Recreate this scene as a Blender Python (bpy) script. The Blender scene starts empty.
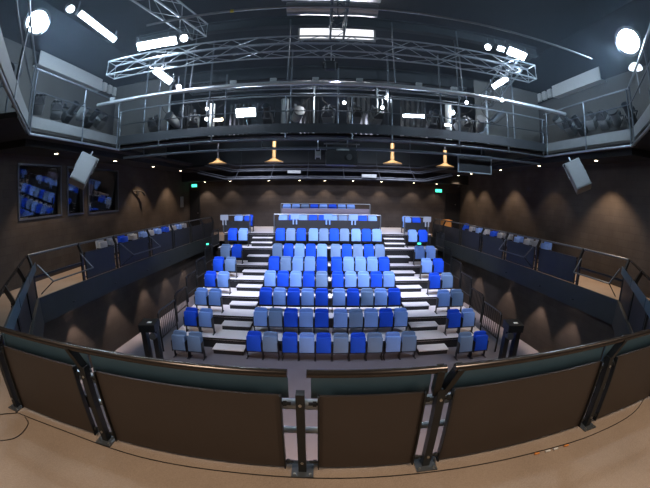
import bpy, bmesh, math, random
from mathutils import Vector, Matrix
random.seed(7)
S = bpy.context.scene
COL = S.collection
PI = math.pi
R = math.radians

# ------------------------------------------------------------------ materials
def mat(name, col, rough=.6, metal=0., noise=0., scale=8., bump=0., spec=None, emit=None, estr=0., coat=0.):
    m = bpy.data.materials.new(name); m.use_nodes = True
    nt = m.node_tree; b = nt.nodes['Principled BSDF']
    b.inputs['Base Color'].default_value = (*col, 1)
    b.inputs['Roughness'].default_value = rough
    b.inputs['Metallic'].default_value = metal
    if spec is not None: b.inputs['Specular IOR Level'].default_value = spec
    if coat: b.inputs['Coat Weight'].default_value = coat
    if emit:
        b.inputs['Emission Color'].default_value = (*emit, 1); b.inputs['Emission Strength'].default_value = estr
    if noise or bump:
        tc = nt.nodes.new('ShaderNodeTexCoord'); n = nt.nodes.new('ShaderNodeTexNoise')
        n.inputs['Scale'].default_value = scale; n.inputs['Detail'].default_value = 6
        nt.links.new(tc.outputs['Object'], n.inputs['Vector'])
        if noise:
            mx = nt.nodes.new('ShaderNodeMix'); mx.data_type = 'RGBA'
            mx.inputs[6].default_value = tuple(max(0, c*(1-noise)) for c in col)+(1,)
            mx.inputs[7].default_value = tuple(min(1, c*(1+noise)) for c in col)+(1,)
            nt.links.new(n.outputs['Fac'], mx.inputs[0]); nt.links.new(mx.outputs[2], b.inputs['Base Color'])
        if bump:
            bp = nt.nodes.new('ShaderNodeBump'); bp.inputs['Strength'].default_value = bump; bp.inputs['Distance'].default_value = .02
            nt.links.new(n.outputs['Fac'], bp.inputs['Height']); nt.links.new(bp.outputs['Normal'], b.inputs['Normal'])
    return m

def carpet_mat(name, c1, c2):
    m = mat(name, c1, .95, spec=.1); nt = m.node_tree; b = nt.nodes['Principled BSDF']
    tc = nt.nodes.new('ShaderNodeTexCoord')
    n1 = nt.nodes.new('ShaderNodeTexNoise'); n1.inputs['Scale'].default_value = 1.6; n1.inputs['Detail'].default_value = 4
    n2 = nt.nodes.new('ShaderNodeTexNoise'); n2.inputs['Scale'].default_value = 90; n2.inputs['Detail'].default_value = 3
    a = nt.nodes.new('ShaderNodeMath'); a.operation = 'MULTIPLY_ADD'; a.inputs[1].default_value = .55
    h = nt.nodes.new('ShaderNodeMath'); h.operation = 'MULTIPLY'; h.inputs[1].default_value = .45
    mx = nt.nodes.new('ShaderNodeMix'); mx.data_type = 'RGBA'
    mx.inputs[6].default_value = (*c1, 1); mx.inputs[7].default_value = (*c2, 1)
    L = nt.links
    for n in (n1, n2): L.new(tc.outputs['Object'], n.inputs['Vector'])
    L.new(n1.outputs['Fac'], h.inputs[0]); L.new(n2.outputs['Fac'], a.inputs[0]); L.new(h.outputs[0], a.inputs[2])
    L.new(a.outputs[0], mx.inputs[0]); L.new(mx.outputs[2], b.inputs['Base Color'])
    bp = nt.nodes.new('ShaderNodeBump'); bp.inputs['Strength'].default_value = .5; bp.inputs['Distance'].default_value = .01
    L.new(n2.outputs['Fac'], bp.inputs['Height']); L.new(bp.outputs['Normal'], b.inputs['Normal'])
    return m

def wall_mat(name, col):
    m = mat(name, col, .85, spec=.2); nt = m.node_tree; b = nt.nodes['Principled BSDF']; L = nt.links
    tc = nt.nodes.new('ShaderNodeTexCoord'); sep = nt.nodes.new('ShaderNodeSeparateXYZ')
    L.new(tc.outputs['Object'], sep.inputs[0])
    ad = nt.nodes.new('ShaderNodeMath'); ad.operation = 'ADD'; L.new(sep.outputs[0], ad.inputs[0]); L.new(sep.outputs[1], ad.inputs[1])
    cb = nt.nodes.new('ShaderNodeCombineXYZ'); L.new(ad.outputs[0], cb.inputs[0]); L.new(sep.outputs[2], cb.inputs[1])
    br = nt.nodes.new('ShaderNodeTexBrick'); br.inputs['Scale'].default_value = 2.2
    br.inputs['Color1'].default_value = (*[c*1.0 for c in col], 1); br.inputs['Color2'].default_value = (*[c*.86 for c in col], 1)
    br.inputs['Mortar'].default_value = (*[c*.72 for c in col], 1); br.inputs['Mortar Size'].default_value = .012
    br.inputs['Row Height'].default_value = .45; br.inputs['Brick Width'].default_value = .95
    L.new(cb.outputs[0], br.inputs['Vector'])
    n = nt.nodes.new('ShaderNodeTexNoise'); n.inputs['Scale'].default_value = 1.3; n.inputs['Detail'].default_value = 8
    L.new(tc.outputs['Object'], n.inputs['Vector'])
    mx = nt.nodes.new('ShaderNodeMix'); mx.data_type = 'RGBA'; mx.blend_type = 'MULTIPLY'; mx.inputs[0].default_value = .6
    rp = nt.nodes.new('ShaderNodeValToRGB'); rp.color_ramp.elements[0].position = .25; rp.color_ramp.elements[0].color = (.45, .45, .45, 1)
    rp.color_ramp.elements[1].position = .75
    L.new(n.outputs['Fac'], rp.inputs[0]); L.new(br.outputs['Color'], mx.inputs[6]); L.new(rp.outputs[0], mx.inputs[7])
    L.new(mx.outputs[2], b.inputs['Base Color'])
    bp = nt.nodes.new('ShaderNodeBump'); bp.inputs['Strength'].default_value = .25; bp.inputs['Distance'].default_value = .01
    L.new(br.outputs['Fac'], bp.inputs['Height']); bp.invert = True; L.new(bp.outputs['Normal'], b.inputs['Normal'])
    return m

def emis(name, col, strength):
    m = bpy.data.materials.new(name); m.use_nodes = True; nt = m.node_tree
    nt.nodes.clear(); o = nt.nodes.new('ShaderNodeOutputMaterial'); e = nt.nodes.new('ShaderNodeEmission')
    e.inputs[0].default_value = (*col, 1); e.inputs[1].default_value = strength
    nt.links.new(e.outputs[0], o.inputs[0]); return m

M = dict(
    wall=wall_mat('black_painted_block', (.083, .068, .059)),
    upper=mat('grey_plaster', (.125, .122, .112), .8, noise=.15, scale=2),
    ceil=mat('black_ceiling', (.014, .014, .015), .8, noise=.3, scale=3),
    soffit=mat('black_soffit', (.012, .012, .013), .9),
    stage=mat('stage_vinyl', (.165, .155, .178), .55, noise=.1, scale=2.5),
    deck=carpet_mat('beige_carpet', (.20, .15, .112), (.50, .39, .30)),
    tread=mat('tier_carpet', (.78, .75, .77), .8, noise=.08, scale=20),
    riser=mat('riser_black', (.009, .009, .011), .6),
    fascia=mat('blue_black_paint', (.028, .032, .031), .55, noise=.25, scale=3),
    plate=mat('slate_paint', (.048, .092, .125), .45, noise=.12, scale=6),
    panel=mat('guard_panel', (.046, .034, .028), .38, noise=.12, scale=4, spec=.5),  # brown base carries the warm carpet reflection on dark gloss panels
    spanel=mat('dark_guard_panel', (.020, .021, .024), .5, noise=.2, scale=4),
    post=mat('black_steel', (.016, .018, .019), .42, metal=.2, noise=.2, scale=10),
    hand=mat('worn_handrail', (.075, .064, .058), .25, metal=.75, noise=.2, scale=12),
    alu=mat('aluminium', (.55, .58, .59), .4, metal=.7, noise=.1, scale=10),
    galv=mat('galvanised_steel', (.33, .36, .38), .4, metal=.7, noise=.15, scale=10),
    dalu=mat('dark_tube', (.12, .135, .15), .4, metal=.6, noise=.15, scale=8),
    bolt=mat('steel_bolt', (.5, .48, .44), .3, metal=.9),
    toe=mat('toe_board_grey', (.19, .205, .205), .6, noise=.12, scale=5),
    beam=mat('beam_grey', (.024, .027, .03), .6, noise=.15, scale=4),
    black=mat('matt_black', (.012, .012, .013), .6),
    lant=mat('lantern_black', (.055, .057, .058), .45, noise=.2, scale=15),
    rigbar=mat('dark_rig_bar', (.04, .044, .052), .5, metal=.3, noise=.15, scale=8),
    lgrey=mat('lantern_grey', (.26, .275, .27), .5, noise=.15, scale=10),
    spk=mat('speaker_grey', (.20, .205, .205), .6, noise=.06, scale=60),
    ochre=mat('ochre_paint', (.19, .105, .03), .5, emit=None),
    deep=mat('deep_blue_fabric', (.0, .075, .72), .75, noise=.12, scale=60, bump=.1),
    light=mat('sky_blue_fabric', (.20, .365, .82), .75, noise=.12, scale=60, bump=.1),
    grey=mat('slate_blue_fabric', (.165, .265, .46), .75, noise=.12, scale=60, bump=.1),
    pale=mat('pale_grey_fabric', (.33, .37, .44), .75, noise=.12, scale=60, bump=.1),
    frame=mat('seat_frame', (.012, .013, .018), .5),
    cloth=mat('pale_cloth', (.25, .38, .64), .9, noise=.1, scale=20),
    wood=mat('orange_wood', (.55, .26, .07), .5, noise=.3, scale=5),
    white=mat('white_plastic', (.75, .75, .72), .5, noise=.05, scale=10),
    orange=mat('orange_plastic', (.7, .25, .05), .5),
    yellow=mat('yellow_tape', (.7, .55, .03), .6),
    cable=mat('black_cable', (.02, .016, .013), .5),
    foil=mat('foil_duct', (.5, .5, .52), .3, metal=.9, bump=.6, scale=6),
    door=mat('black_door', (.010, .010, .011), .5),
    led=emis('led_white', (.72, .85, 1.0), 70), dazzle=emis('led_dazzle', (.62, .80, 1.0), 150),
    leds=emis('led_small', (.82, .9, 1.0), 22),
    warm=emis('lamp_warm', (1.0, .80, .55), 18),
    exitg=emis('exit_green', (.08, .95, .55), 2.2),
    panl=emis('panel_white_glow', (.93, .95, 1.0), 1.3),
)
def glass_mat():
    m = bpy.data.materials.new('booth_glass'); m.use_nodes = True; b = m.node_tree.nodes['Principled BSDF']
    b.inputs['Base Color'].default_value = (.75, .85, .9, 1); b.inputs['Roughness'].default_value = .01
    b.inputs['Transmission Weight'].default_value = 1; b.inputs['IOR'].default_value = 1.55
    return m
M['glass'] = glass_mat()

# ------------------------------------------------------------------ mesh builder
class MB:
    def __init__(s): s.bm = bmesh.new()
    def box(s, x0, x1, y0, y1, z0, z1, m=None):
        v = [s.bm.verts.new(p) for p in ((x0,y0,z0),(x1,y0,z0),(x1,y1,z0),(x0,y1,z0),(x0,y0,z1),(x1,y0,z1),(x1,y1,z1),(x0,y1,z1))]
        if m is not None:
            for q in v: q.co = m @ q.co
        for f in ((0,3,2,1),(4,5,6,7),(0,1,5,4),(1,2,6,5),(2,3,7,6),(3,0,4,7)): s.bm.faces.new([v[i] for i in f])
        return s
    def cbox(s, c, d, m=None):
        return s.box(c[0]-d[0]/2, c[0]+d[0]/2, c[1]-d[1]/2, c[1]+d[1]/2, c[2]-d[2]/2, c[2]+d[2]/2, m)
    def rbox(s, c, d, r=.02, seg=2, m=None):          # box with rounded edges
        t = bmesh.new(); bmesh.ops.create_cube(t, size=1)
        bmesh.ops.scale(t, vec=d, verts=t.verts)
        bmesh.ops.bevel(t, geom=t.edges[:], offset=r, segments=seg, affect='EDGES', profile=.6)
        bmesh.ops.translate(t, vec=c, verts=t.verts)
        if m is not None: bmesh.ops.transform(t, matrix=m, verts=t.verts)
        me = bpy.data.meshes.new('t'); t.to_mesh(me); t.free(); s.bm.from_mesh(me); bpy.data.meshes.remove(me); return s
    def pad(s, w, h, t, r, m=None, taper=0., e=.014):      # upright cushion: rounded outline, soft edges, standing on z = 0
        def ring(w2, h0, h1, r, y):
            o = []
            for cx, cz, a0 in ((1, 1, 0), (-1, 1, 90), (-1, 0, 180), (1, 0, 270)):
                rr = r if cz else r*.5
                ww = w2 if cz == 0 else w2*(1-taper)
                px, pz = cx*(ww-rr), (h1-rr if cz else h0+rr)
                for q in range(6):
                    a = R(a0+q*18); o.append(Vector((px+rr*math.cos(a), y, pz+rr*math.sin(a))))
            return o
        rings = [ring(w/2-e, e, h-e, r-e*.5, -t/2), ring(w/2, 0, h, r, -t/2+e), ring(w/2, 0, h, r, t/2-e), ring(w/2-e, e, h-e, r-e*.5, t/2)]
        V = [[s.bm.verts.new(m @ p if m is not None else p) for p in rg] for rg in rings]; n = len(V[0])
        for a, b in zip(V, V[1:]):
            for k in range(n): s.bm.faces.new((a[k], a[(k+1)%n], b[(k+1)%n], b[k]))
        s.bm.faces.new(V[0]); s.bm.faces.new(V[-1][::-1]); return s
    def beam(s, a, b, w, h, up=(0,0,1)):               # rectangular bar from a to b, w across, h along up
        a, b = Vector(a), Vector(b); d = (b-a); L = d.length; d = d/L; up = Vector(up)
        x = d.cross(up)
        if x.length < 1e-4: x = d.cross(Vector((0,1,0)))
        x.normalize(); u = x.cross(d)
        m = Matrix(((x.x,d.x,u.x,a.x),(x.y,d.y,u.y,a.y),(x.z,d.z,u.z,a.z),(0,0,0,1)))
        return s.box(-w/2, w/2, 0, L, -h/2, h/2, m)
    def tube(s, pts, r, n=8, cap=True):
        pts = [Vector(p) for p in pts]; rings = []
        for i, p in enumerate(pts):
            if i == 0: d = pts[1]-p
            elif i == len(pts)-1: d = p-pts[-2]
            else: d = (pts[i+1]-p).normalized()+(p-pts[i-1]).normalized()
            d.normalize()
            x = d.cross(Vector((0,0,1)))
            if x.length < 1e-3: x = d.cross(Vector((0,1,0)))
            x.normalize(); y = x.cross(d)
            rr = r[i] if isinstance(r, (list, tuple)) else r
            rings.append([s.bm.verts.new(p+rr*(math.cos(2*PI*k/n)*x+math.sin(2*PI*k/n)*y)) for k in range(n)])
        for a, b in zip(rings, rings[1:]):
            for k in range(n): s.bm.faces.new((a[k], a[(k+1)%n], b[(k+1)%n], b[k]))
        if cap: s.bm.faces.new(rings[0][::-1]); s.bm.faces.new(rings[-1])
        return s
    def prism(s, poly, z0, z1):
        a = [s.bm.verts.new((x,y,z0)) for x,y in poly]; b = [s.bm.verts.new((x,y,z1)) for x,y in poly]
        n = len(poly); s.bm.faces.new(a[::-1]); s.bm.faces.new(b)
        for i in range(n): s.bm.faces.new((a[i], a[(i+1)%n], b[(i+1)%n], b[i]))
        return s
    def build(s, name, m, parent=None, smooth=False):
        bmesh.ops.recalc_face_normals(s.bm, faces=s.bm.faces)
        me = bpy.data.meshes.new(name); s.bm.to_mesh(me); s.bm.free()
        if smooth:
            me.polygons.foreach_set('use_smooth', [True]*len(me.polygons)); me.set_sharp_from_angle(angle=R(40))
        o = bpy.data.objects.new(name, me); me.materials.append(M[m] if isinstance(m, str) else m)
        COL.objects.link(o); o.parent = parent; return o

def tag(o, label, cat, group=None, kind=None):
    o['label'] = label; o['category'] = cat
    if group: o['group'] = group
    if kind: o['kind'] = kind
    return o
def struct(o, label=None):
    o['kind'] = 'structure'
    if label: o['label'] = label
    return o
def thing(name, label, cat, loc=(0,0,0), rz=0, group=None, rot=None):
    o = bpy.data.objects.new(name, None); COL.objects.link(o); o.empty_display_size = .1
    o.location = loc; o.rotation_euler = rot if rot else (0,0,rz)
    return tag(o, label, cat, group)
KIDS = {}
def copy_tree(o, parent=None):
    c = o.copy(); COL.objects.link(c); c.parent = parent
    for ch in KIDS.get(o.name, ()): copy_tree(ch, c)
    return c
def remember(root):                                    # index the children once, so copies stay quick
    for ch in root.children:
        KIDS.setdefault(root.name, []).append(ch); remember(ch)
ORD = ['first','second','third','fourth','fifth','sixth','seventh','eighth','ninth','tenth','eleventh','twelfth']

# ------------------------------------------------------------------ plan
XL, XR, YB, YF, ZC = -7.9, 8.3, 18.8, -2.6, 10.6
GZ = 2.56                                               # gallery floor
ROW = 1.081; RISE = .3515
def tz(i): return (0, RISE, RISE*2, RISE*3, RISE*4, RISE*5, 2.33, 2.89, 3.39)[i]
def ty(i): return (8.606+ROW*i) if i < 6 else (15.0, 16.2, 17.6)[i-6]       # backrest front of each row
def tf(i): return (7.6, *[8.606+ROW*k-.6 for k in range(1, 6)], 14.4, 15.45, 16.95)[i]   # tier front edges

# ------------------------------------------------------------------ room shell
struct(MB().box(XL-.2, XR+.2, YF-.2, YB+.2, -.15, 0).build('floor', 'stage'))
struct(MB().box(XL-.4, XR+.4, YF-.4, YB+.4, ZC, ZC+.2).build('ceiling', 'ceil'))
w = MB()                                                # window-side wall, with the booth openings
WIN = [(6.06, 7.9, 4.28, 5.80), (8.18, 9.02, 4.26, 5.80), (9.28, 11.2, 4.22, 5.80)]
w.box(XL-.2, XL, YF, YB, 0, 4.2).box(XL-.2, XL, YF, YB, 5.84, 6.35)
ys = YF
for y0, y1, z0, z1 in WIN:
    w.box(XL-.2, XL, ys, y0, 4.2, 5.84).box(XL-.2, XL, y0, y1, 4.2, z0).box(XL-.2, XL, y0, y1, z1, 5.84); ys = y1
w.box(XL-.2, XL, ys, YB, 4.2, 5.84)
struct(w.build('wall_left', 'wall'))
struct(MB().box(XL-.2, XL, YF, YB, 6.35, 9.0).build('wall_left_upper', 'upper'))
struct(MB().box(XL-.2, XL, YF, YB, 9.0, ZC).build('wall_left_top', 'ceil'))
struct(MB().box(XR, XR+.2, YF, YB, 8.6, ZC).build('wall_right_top', 'ceil'))
struct(MB().box(XR, XR+.2, YF, YB, 0, 6.35).build('wall_right', 'wall'))
struct(MB().box(XR, XR+.2, YF, YB, 6.35, 8.6).build('wall_right_upper', 'upper'))
struct(MB().box(XL-.2, XR+.2, YB, YB+.2, 0, 6.4).build('wall_back', 'wall'))
struct(MB().box(XL-.2, XR+.2, YF-.2, YF, 0, ZC).build('wall_front', 'wall'))
struct(MB().box(XL, XR, 15.6, 15.8, 6.15, ZC).build('wall_back_upper', 'beam'))
# control booth behind the windows
b = MB(); b.box(-10.4, -10.3, 5.2, 12.2, 3.4, 6.3).box(-10.4, XL-.2, 5.1, 5.2, 3.4, 6.3).box(-10.4, XL-.2, 12.2, 12.3, 3.4, 6.3)
b.box(-10.4, XL-.2, 5.1, 12.3, 3.3, 3.4).box(-10.4, XL-.2, 5.1, 12.3, 6.2, 6.3)
struct(b.build('wall_booth', 'soffit'))
TILT = 8
for i, (y0, y1, z0, z1) in enumerate(WIN):
    f = MB(); t = .05
    f.box(XL-.12, XL+.03, y0, y1, z0, z0+t).box(XL-.12, XL+.03, y0, y1, z1-t, z1)
    f.box(XL-.12, XL+.03, y0, y0+t, z0+t, z1-t).box(XL-.12, XL+.03, y1-t, y1, z0+t, z1-t)
    o = struct(f.build('window_%d' % (i+1), 'dalu'))
    MB().box(-.004, .004, y0+t, y1-t, -(z1-z0)/2+t+.02, (z1-z0)/2-t-.02, Matrix.Translation((XL-.08, 0, (z0+z1)/2)) @ Matrix.Rotation(R(TILT), 4, 'Y')).build('pane', 'glass', o)
    MB().box(XL-.2, XL+.0, y0, y0+.012, z0+t, z1-t).box(XL-.2, XL+.0, y1-.012, y1, z0+t, z1-t).build('reveal', 'black', o)
o = tag(MB().box(-9.0, -8.15, 5.3, 12.1, 4.12, 4.17).box(-9.0, -8.95, 5.3, 12.1, 3.41, 4.12).box(-8.2, -8.15, 5.3, 12.1, 3.41, 4.12).build('control_desk', 'dalu'), 'long dark control desk behind the booth windows', 'desk')
for k, (y, wd, h) in enumerate(((6.5, .45, .16), (7.05, .2, .1), (7.45, .25, .13))):
    tag(MB().rbox((-8.35, y, 4.17+h/2), (.22, wd, h), .015).build('desk_box', 'white'),
        ('large white box on the control desk behind the booth glass', 'smallest white box on the control desk, middle one of three', 'white box on the control desk, toward the seating bank')[k], 'box', 'boxes on the control desk')
# doors in the back wall corners
for i, (x0, x1) in enumerate(((XL+.04, -7.22), (7.32, XR-.03))):
    d = struct(MB().box(x0, x1, YB-.05, YB, GZ, 4.95).build('door_%d' % (i+1), 'door'))
    MB().box(x0-.0, x0+.06, YB-.09, YB-.05, GZ, 5.0).box(x1-.06, x1, YB-.09, YB-.05, GZ, 5.0).box(x0, x1, YB-.09, YB-.05, 4.93, 5.02).build('door_frame', 'black', d)
    hx = x1-.12 if i == 0 else x1-.3
    MB().rbox((hx, YB-.09, 4.35 if i else 3.7), (.05, .05, .05), .01).build('handle', 'bolt', d)

# gallery slabs (U-shaped) and their fascias
EDGE = [(-5.74, 17.6), (-6.39, 5.2), (-3.27, 1.96), (3.96, 1.96), (6.98, 5.2), (6.03, 17.6)]
gal = MB()
gal.prism([(XL, YF), (XR, YF), (XR, 1.96), (3.96, 1.96), (-3.27, 1.96), (XL, 1.96)], 2.2, GZ)
gal.prism([(XL, 1.96), (-3.27, 1.96), (-6.39, 5.2), (XL, 5.2)], 2.2, GZ)
gal.prism([(3.96, 1.96), (XR, 1.96), (XR, 5.2), (6.98, 5.2)], 2.2, GZ)
gal.prism([(XL, 5.2), (-6.39, 5.2), (-5.74, 17.6), (XL, 17.6)], 2.2, GZ)
gal.prism([(6.98, 5.2), (XR, 5.2), (XR, 17.6), (6.03, 17.6)], 2.2, GZ)
gal.prism([(XL, 17.6), (-5.3, 17.6), (-5.3, YB), (XL, YB)], 2.2, GZ)
gal.prism([(6.0, 17.6), (XR, 17.6), (XR, YB), (6.0, YB)], 2.2, GZ)
struct(gal.build('floor_gallery', 'deck'))
fm = MB()
for (a, b) in zip(EDGE, EDGE[1:]):
    a, b = Vector((*a, 0)), Vector((*b, 0)); d = (b-a).normalized(); n = Vector((-d.y, d.x, 0))
    if n.dot(Vector((.3, 10, 0))-(a+b)/2) < 0: n = -n
    z0, z1 = (2.05, 2.55) if abs(d.x) > .99 else (1.98, 2.59)
    fm.beam(a+n*.03+Vector((0,0,(z0+z1)/2)), b+n*.03+Vector((0,0,(z0+z1)/2)), .06, z1-z0)
struct(fm.build('trim_1', 'fascia'), 'blue-black fascia board along the gallery edge')
lw = MB()
for (a, b) in zip(EDGE, EDGE[1:]):
    a, b = Vector((*a, 0)), Vector((*b, 0)); d = (b-a).normalized(); n = Vector((-d.y, d.x, 0))
    if n.dot(Vector((.3, 10, 0))-(a+b)/2) < 0: n = -n
    lw.beam(a-n*.3-d*.1+Vector((0, 0, 1.1)), b-n*.3+d*.1+Vector((0, 0, 1.1)), .1, 2.2)
struct(lw.build('wall_lower', 'wall'), 'dark lower wall under the gallery edge')
# dark soffits under the catwalks: side strips and back strip
CW = [(-6.3, 15.4), (-6.3, 5.1), (-3.2, 1.8), (4.0, 1.8), (7.1, 5.2), (7.1, 15.4)]
so = MB()
so.prism([(XL, 2.4), (-5.2, 3.9), (-6.34, 5.1), (XL, 5.1)], 6.2, 6.3)
so.prism([(6.0, 3.95), (XR, 2.4), (XR, 5.2), (7.14, 5.2)], 6.2, 6.3)
so.prism([(XL, 5.1), (-6.34, 5.1), (-6.34, 15.4), (XL, 15.4)], 6.2, 6.3)
so.prism([(7.14, 5.2), (XR, 5.2), (XR, 15.4), (7.14, 15.4)], 6.2, 6.3)
so.prism([(XL, 5.0), (-6.75, 5.4), (-6.75, 17.6), (XL, 17.6)], 6.03, 6.2)
so.prism([(7.3, 5.4), (XR, 5.0), (XR, 17.6), (7.3, 17.6)], 6.03, 6.2)
so.prism([(XL, 15.4), (XR, 15.4), (XR, 17.7), (XL, 17.7)], 6.1, 6.2)
so.prism([(XL, 17.6), (XR, 17.6), (XR, YB), (XL, YB)], 5.53, 6.2)
so.box(-6.3, 7.1, 9.0, 9.9, 6.3, 6.36)
struct(so.build('ceiling_soffit', 'soffit'), 'black soffit under the catwalks')

# ------------------------------------------------------------------ seating bank
G_T = 'stepped tiers of the seating bank'
for i in range(1, 9):
    x0, x1 = (-4.72, 5.36) if i < 8 else (-2.15, 2.6)
    t = thing('seating_tier', 'dark stepped platform carrying the %s row of seats, %s' % (ORD[i], ('pale carpeted aisle ends' if i < 7 else ('level with the gallery' if i == 7 else 'short topmost one against the back wall'))), 'platform', (0, tf(i), 0), 0, G_T)
    back = (tf(i+1) if i < 8 else YB - .01) - tf(i)
    if i == 7: back = YB - .01 - tf(i)
    MB().box(x0, x1, 0, back, tz(i)-.07, tz(i)).build('deck', 'tread', t)
    MB().box(x0, x1, .02, .05, tz(i-1)+(.0 if i > 1 else .0), tz(i)-.07).build('riser', 'riser', t)
    MB().box(x0, x1, -.008, 0, tz(i)-.06, tz(i)-.005).build('nosing', 'riser', t)
    if 1 <= i <= 6:
        e = MB().beam((-2.2, -.05, tz(i)-.05), (2.85, -.05, tz(i)-.05), .05, .06)
        for x in (-2.1, -1.1, -.1, .9, 1.9, 2.75): e.box(x-.02, x+.02, -.06, .02, tz(i-1)+.02, tz(i)-.05)
        e.build('seat_beam', 'frame', t)
    for xa in (x0, x1-.05): MB().box(xa, xa+.05, .05, back, 0 if i < 8 else 2.9, tz(i)-.07).build('side_panel', 'riser', t)
# aisle half steps
AIS = [(-3.28, -2.24, 'window-side'), (2.9, 3.92, 'plain-wall')]
for (x0, x1, nm) in AIS:
    k = 0
    for i in range(0, 7):
        subs = 1 if i < 5 else (1 if i == 5 else 2)
        rise = tz(i+1)-tz(i)
        for s in range(subs):
            z = tz(i)+rise*(s+1)/(subs+1)
            yb = tf(i+1)-.02; d = .40 if subs == 1 else .28; yb -= .28*(subs-1-s)
            t = thing('aisle_step', 'pale half step with black riser in the %s aisle, %s up from the stage floor' % (nm, ORD[k]), 'step', ((x0+x1)/2, yb-d/2, tz(i)), 0, 'aisle half steps of the seating bank')
            hw = (x1-x0)/2-.03
            MB().box(-hw, hw, -d/2, d/2, z-tz(i)-.035, z-tz(i)).build('tread', 'tread', t)
            MB().box(-hw+.02, hw-.02, -d/2+.02, d/2-.01, .001, z-tz(i)-.035).build('riser', 'riser', t)
            k += 1

# tip-up seats: one prototype per fabric, seat pan folded up
def seat_proto(mt, w=.432):
    t = thing('tip_up_seat', 'tip-up seat', 'seat')
    bk = MB().pad(w, .50, .09, .085, Matrix.Translation((0, .02, .33)) @ Matrix.Rotation(R(-7), 4, 'X'), .04).build('backrest', mt, t, True)
    MB().box(-w/2+.05, w/2-.05, .09, .10, .36, .70).build('back_shell', 'frame', bk)
    MB().pad(w-.006, .475, .10, .05, Matrix.Translation((0, -.10, .275)) @ Matrix.Rotation(R(-5), 4, 'X')).build('seat_pan', mt, t, True)
    MB().rbox((0, .0, .24), (w+.02, .12, .06), .01, 1).build('cross_bar', 'frame', t)
    for sx in (-1, 1):
        x = sx*(w/2+.012)
        MB().rbox((x, .01, .14), (.02, .10, .27), .004, 1).rbox((x, -.05, .40), (.018, .20, .34), .006, 1).rbox((x, 0, .012), (.04, .26, .024), .004, 1).build('leg', 'frame', t)
    remember(t); return t
PROTO = {k: seat_proto(m) for k, m in (('D', 'deep'), ('L', 'light'), ('G', 'grey'), ('P', 'pale'))}
FREE = dict(PROTO)
CN = {'D': 'Deep blue', 'L': 'Sky blue', 'G': 'Slate blue', 'P': 'Pale grey'}
def put_seat(c, loc, rz, label, group):
    o = FREE.pop(c, None) or copy_tree(PROTO[c])
    o.location = loc; o.rotation_euler = (0, 0, rz); o['label'] = label; o['group'] = group
    return o
ROWS = ['DGDLDGDGLG', 'LGDLDLGLDL', 'DLDLDLDGLD', 'LDLDGDLLDL', 'DGLLDDLLLD', 'GDLDLGDGDG', 'DGDLGDGLDL', 'LDLDDLGLDL', 'LLGDLDLL']
PX1 = [254,270.5,290.2,307,323.5,340.5,357.5,374.5,393,409.5]   # uneven spacing of the front row, read as fractions of its width
RN = ['front', 'second', 'third', 'fourth', 'fifth', 'sixth', 'seventh', 'eighth', 'topmost']
XC = .3175
for i, pat in enumerate(ROWS):
    n = len(pat)
    if i == 0: xs = [XC+(p-331.7)/(417-246)*4.9 for p in PX1]
    elif i in (1, 2, 3, 4, 5): xs = [XC+(-2.45+.245+.478*k if k < 5 else 2.45-.245-.478*(9-k)) for k in range(10)]
    elif i == 6: xs = [XC+x for x in (-2.2, -1.72, -1.24, -.68, -.21, .26, .73, 1.26, 1.74, 2.22)]
    elif i == 7: xs = [XC-.01+(-2.2+.489*k) for k in range(10)]
    else: xs = [-1.86+.487*k for k in range(8)]
    for k, (c, x) in enumerate(zip(pat, xs)):
        put_seat(c, (x, ty(i)-.0, tz(i)), 0, '%s tip-up seat, %s from the window-side aisle in the central %s row' % (CN[c], ORD[k], RN[i]), 'tip-up seats of the central block')
for sgn, pats, nm in ((-1, ['GG', 'DL', 'LL', 'DL', 'DG', 'GD', 'DL', 'LD'], 'window-side'), (1, ['GD', 'DL', 'LG', 'DG', 'LD', 'LL', 'LD', 'LD'], 'plain-wall')):
    for i, pat in enumerate(pats):
        xs = (-4.13, -3.62) if sgn < 0 else (4.24, 4.75)
        for k, (c, x) in enumerate(zip(pat, xs)):
            inner = (k == 1) if sgn < 0 else (k == 0)
            put_seat(c, (x, ty(i)-(.3 if i < 6 else 0.05), tz(i)), 0, '%s tip-up seat, %s of the pair in the %s side block, %s row' % (CN[c], 'aisle seat' if inner else 'outer seat', nm, RN[i] if i < 7 else 'last'), 'tip-up seats of the side blocks')
# gallery seats behind the side rails
GL = [('P', -7.3, 9.2), ('P', -7.3, 9.85), ('D', -7.3, 10.55), ('P', -7.3, 11.25), ('L', -7.25, 12.0), ('P', -7.25, 12.6), ('L', -7.2, 13.2), ('D', -7.15, 13.9), ('P', -7.1, 14.6), ('L', -7.1, 15.25), ('P', -7.1, 15.9)]
GR = [('L', 7.85, 9.6), ('P', 7.85, 10.15), ('P', 7.85, 10.75), ('L', 7.8, 11.4), ('P', 7.8, 12.2), ('P', 7.8, 12.8), ('D', 7.75, 13.4), ('P', 7.7, 14.1), ('L', 7.7, 14.8), ('P', 7.7, 15.6), ('D', 7.75, 16.6)]
for lst, rz, nm in ((GL, R(90), 'window-side'), (GR, R(-90), 'plain-wall')):
    for k, (c, x, y) in enumerate(lst):
        put_seat(c, (x, y, GZ), rz, '%s tip-up seat behind the %s gallery rail, %s from the stage end' % (CN[c], nm, ORD[k]), 'tip-up seats of the side galleries')

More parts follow.
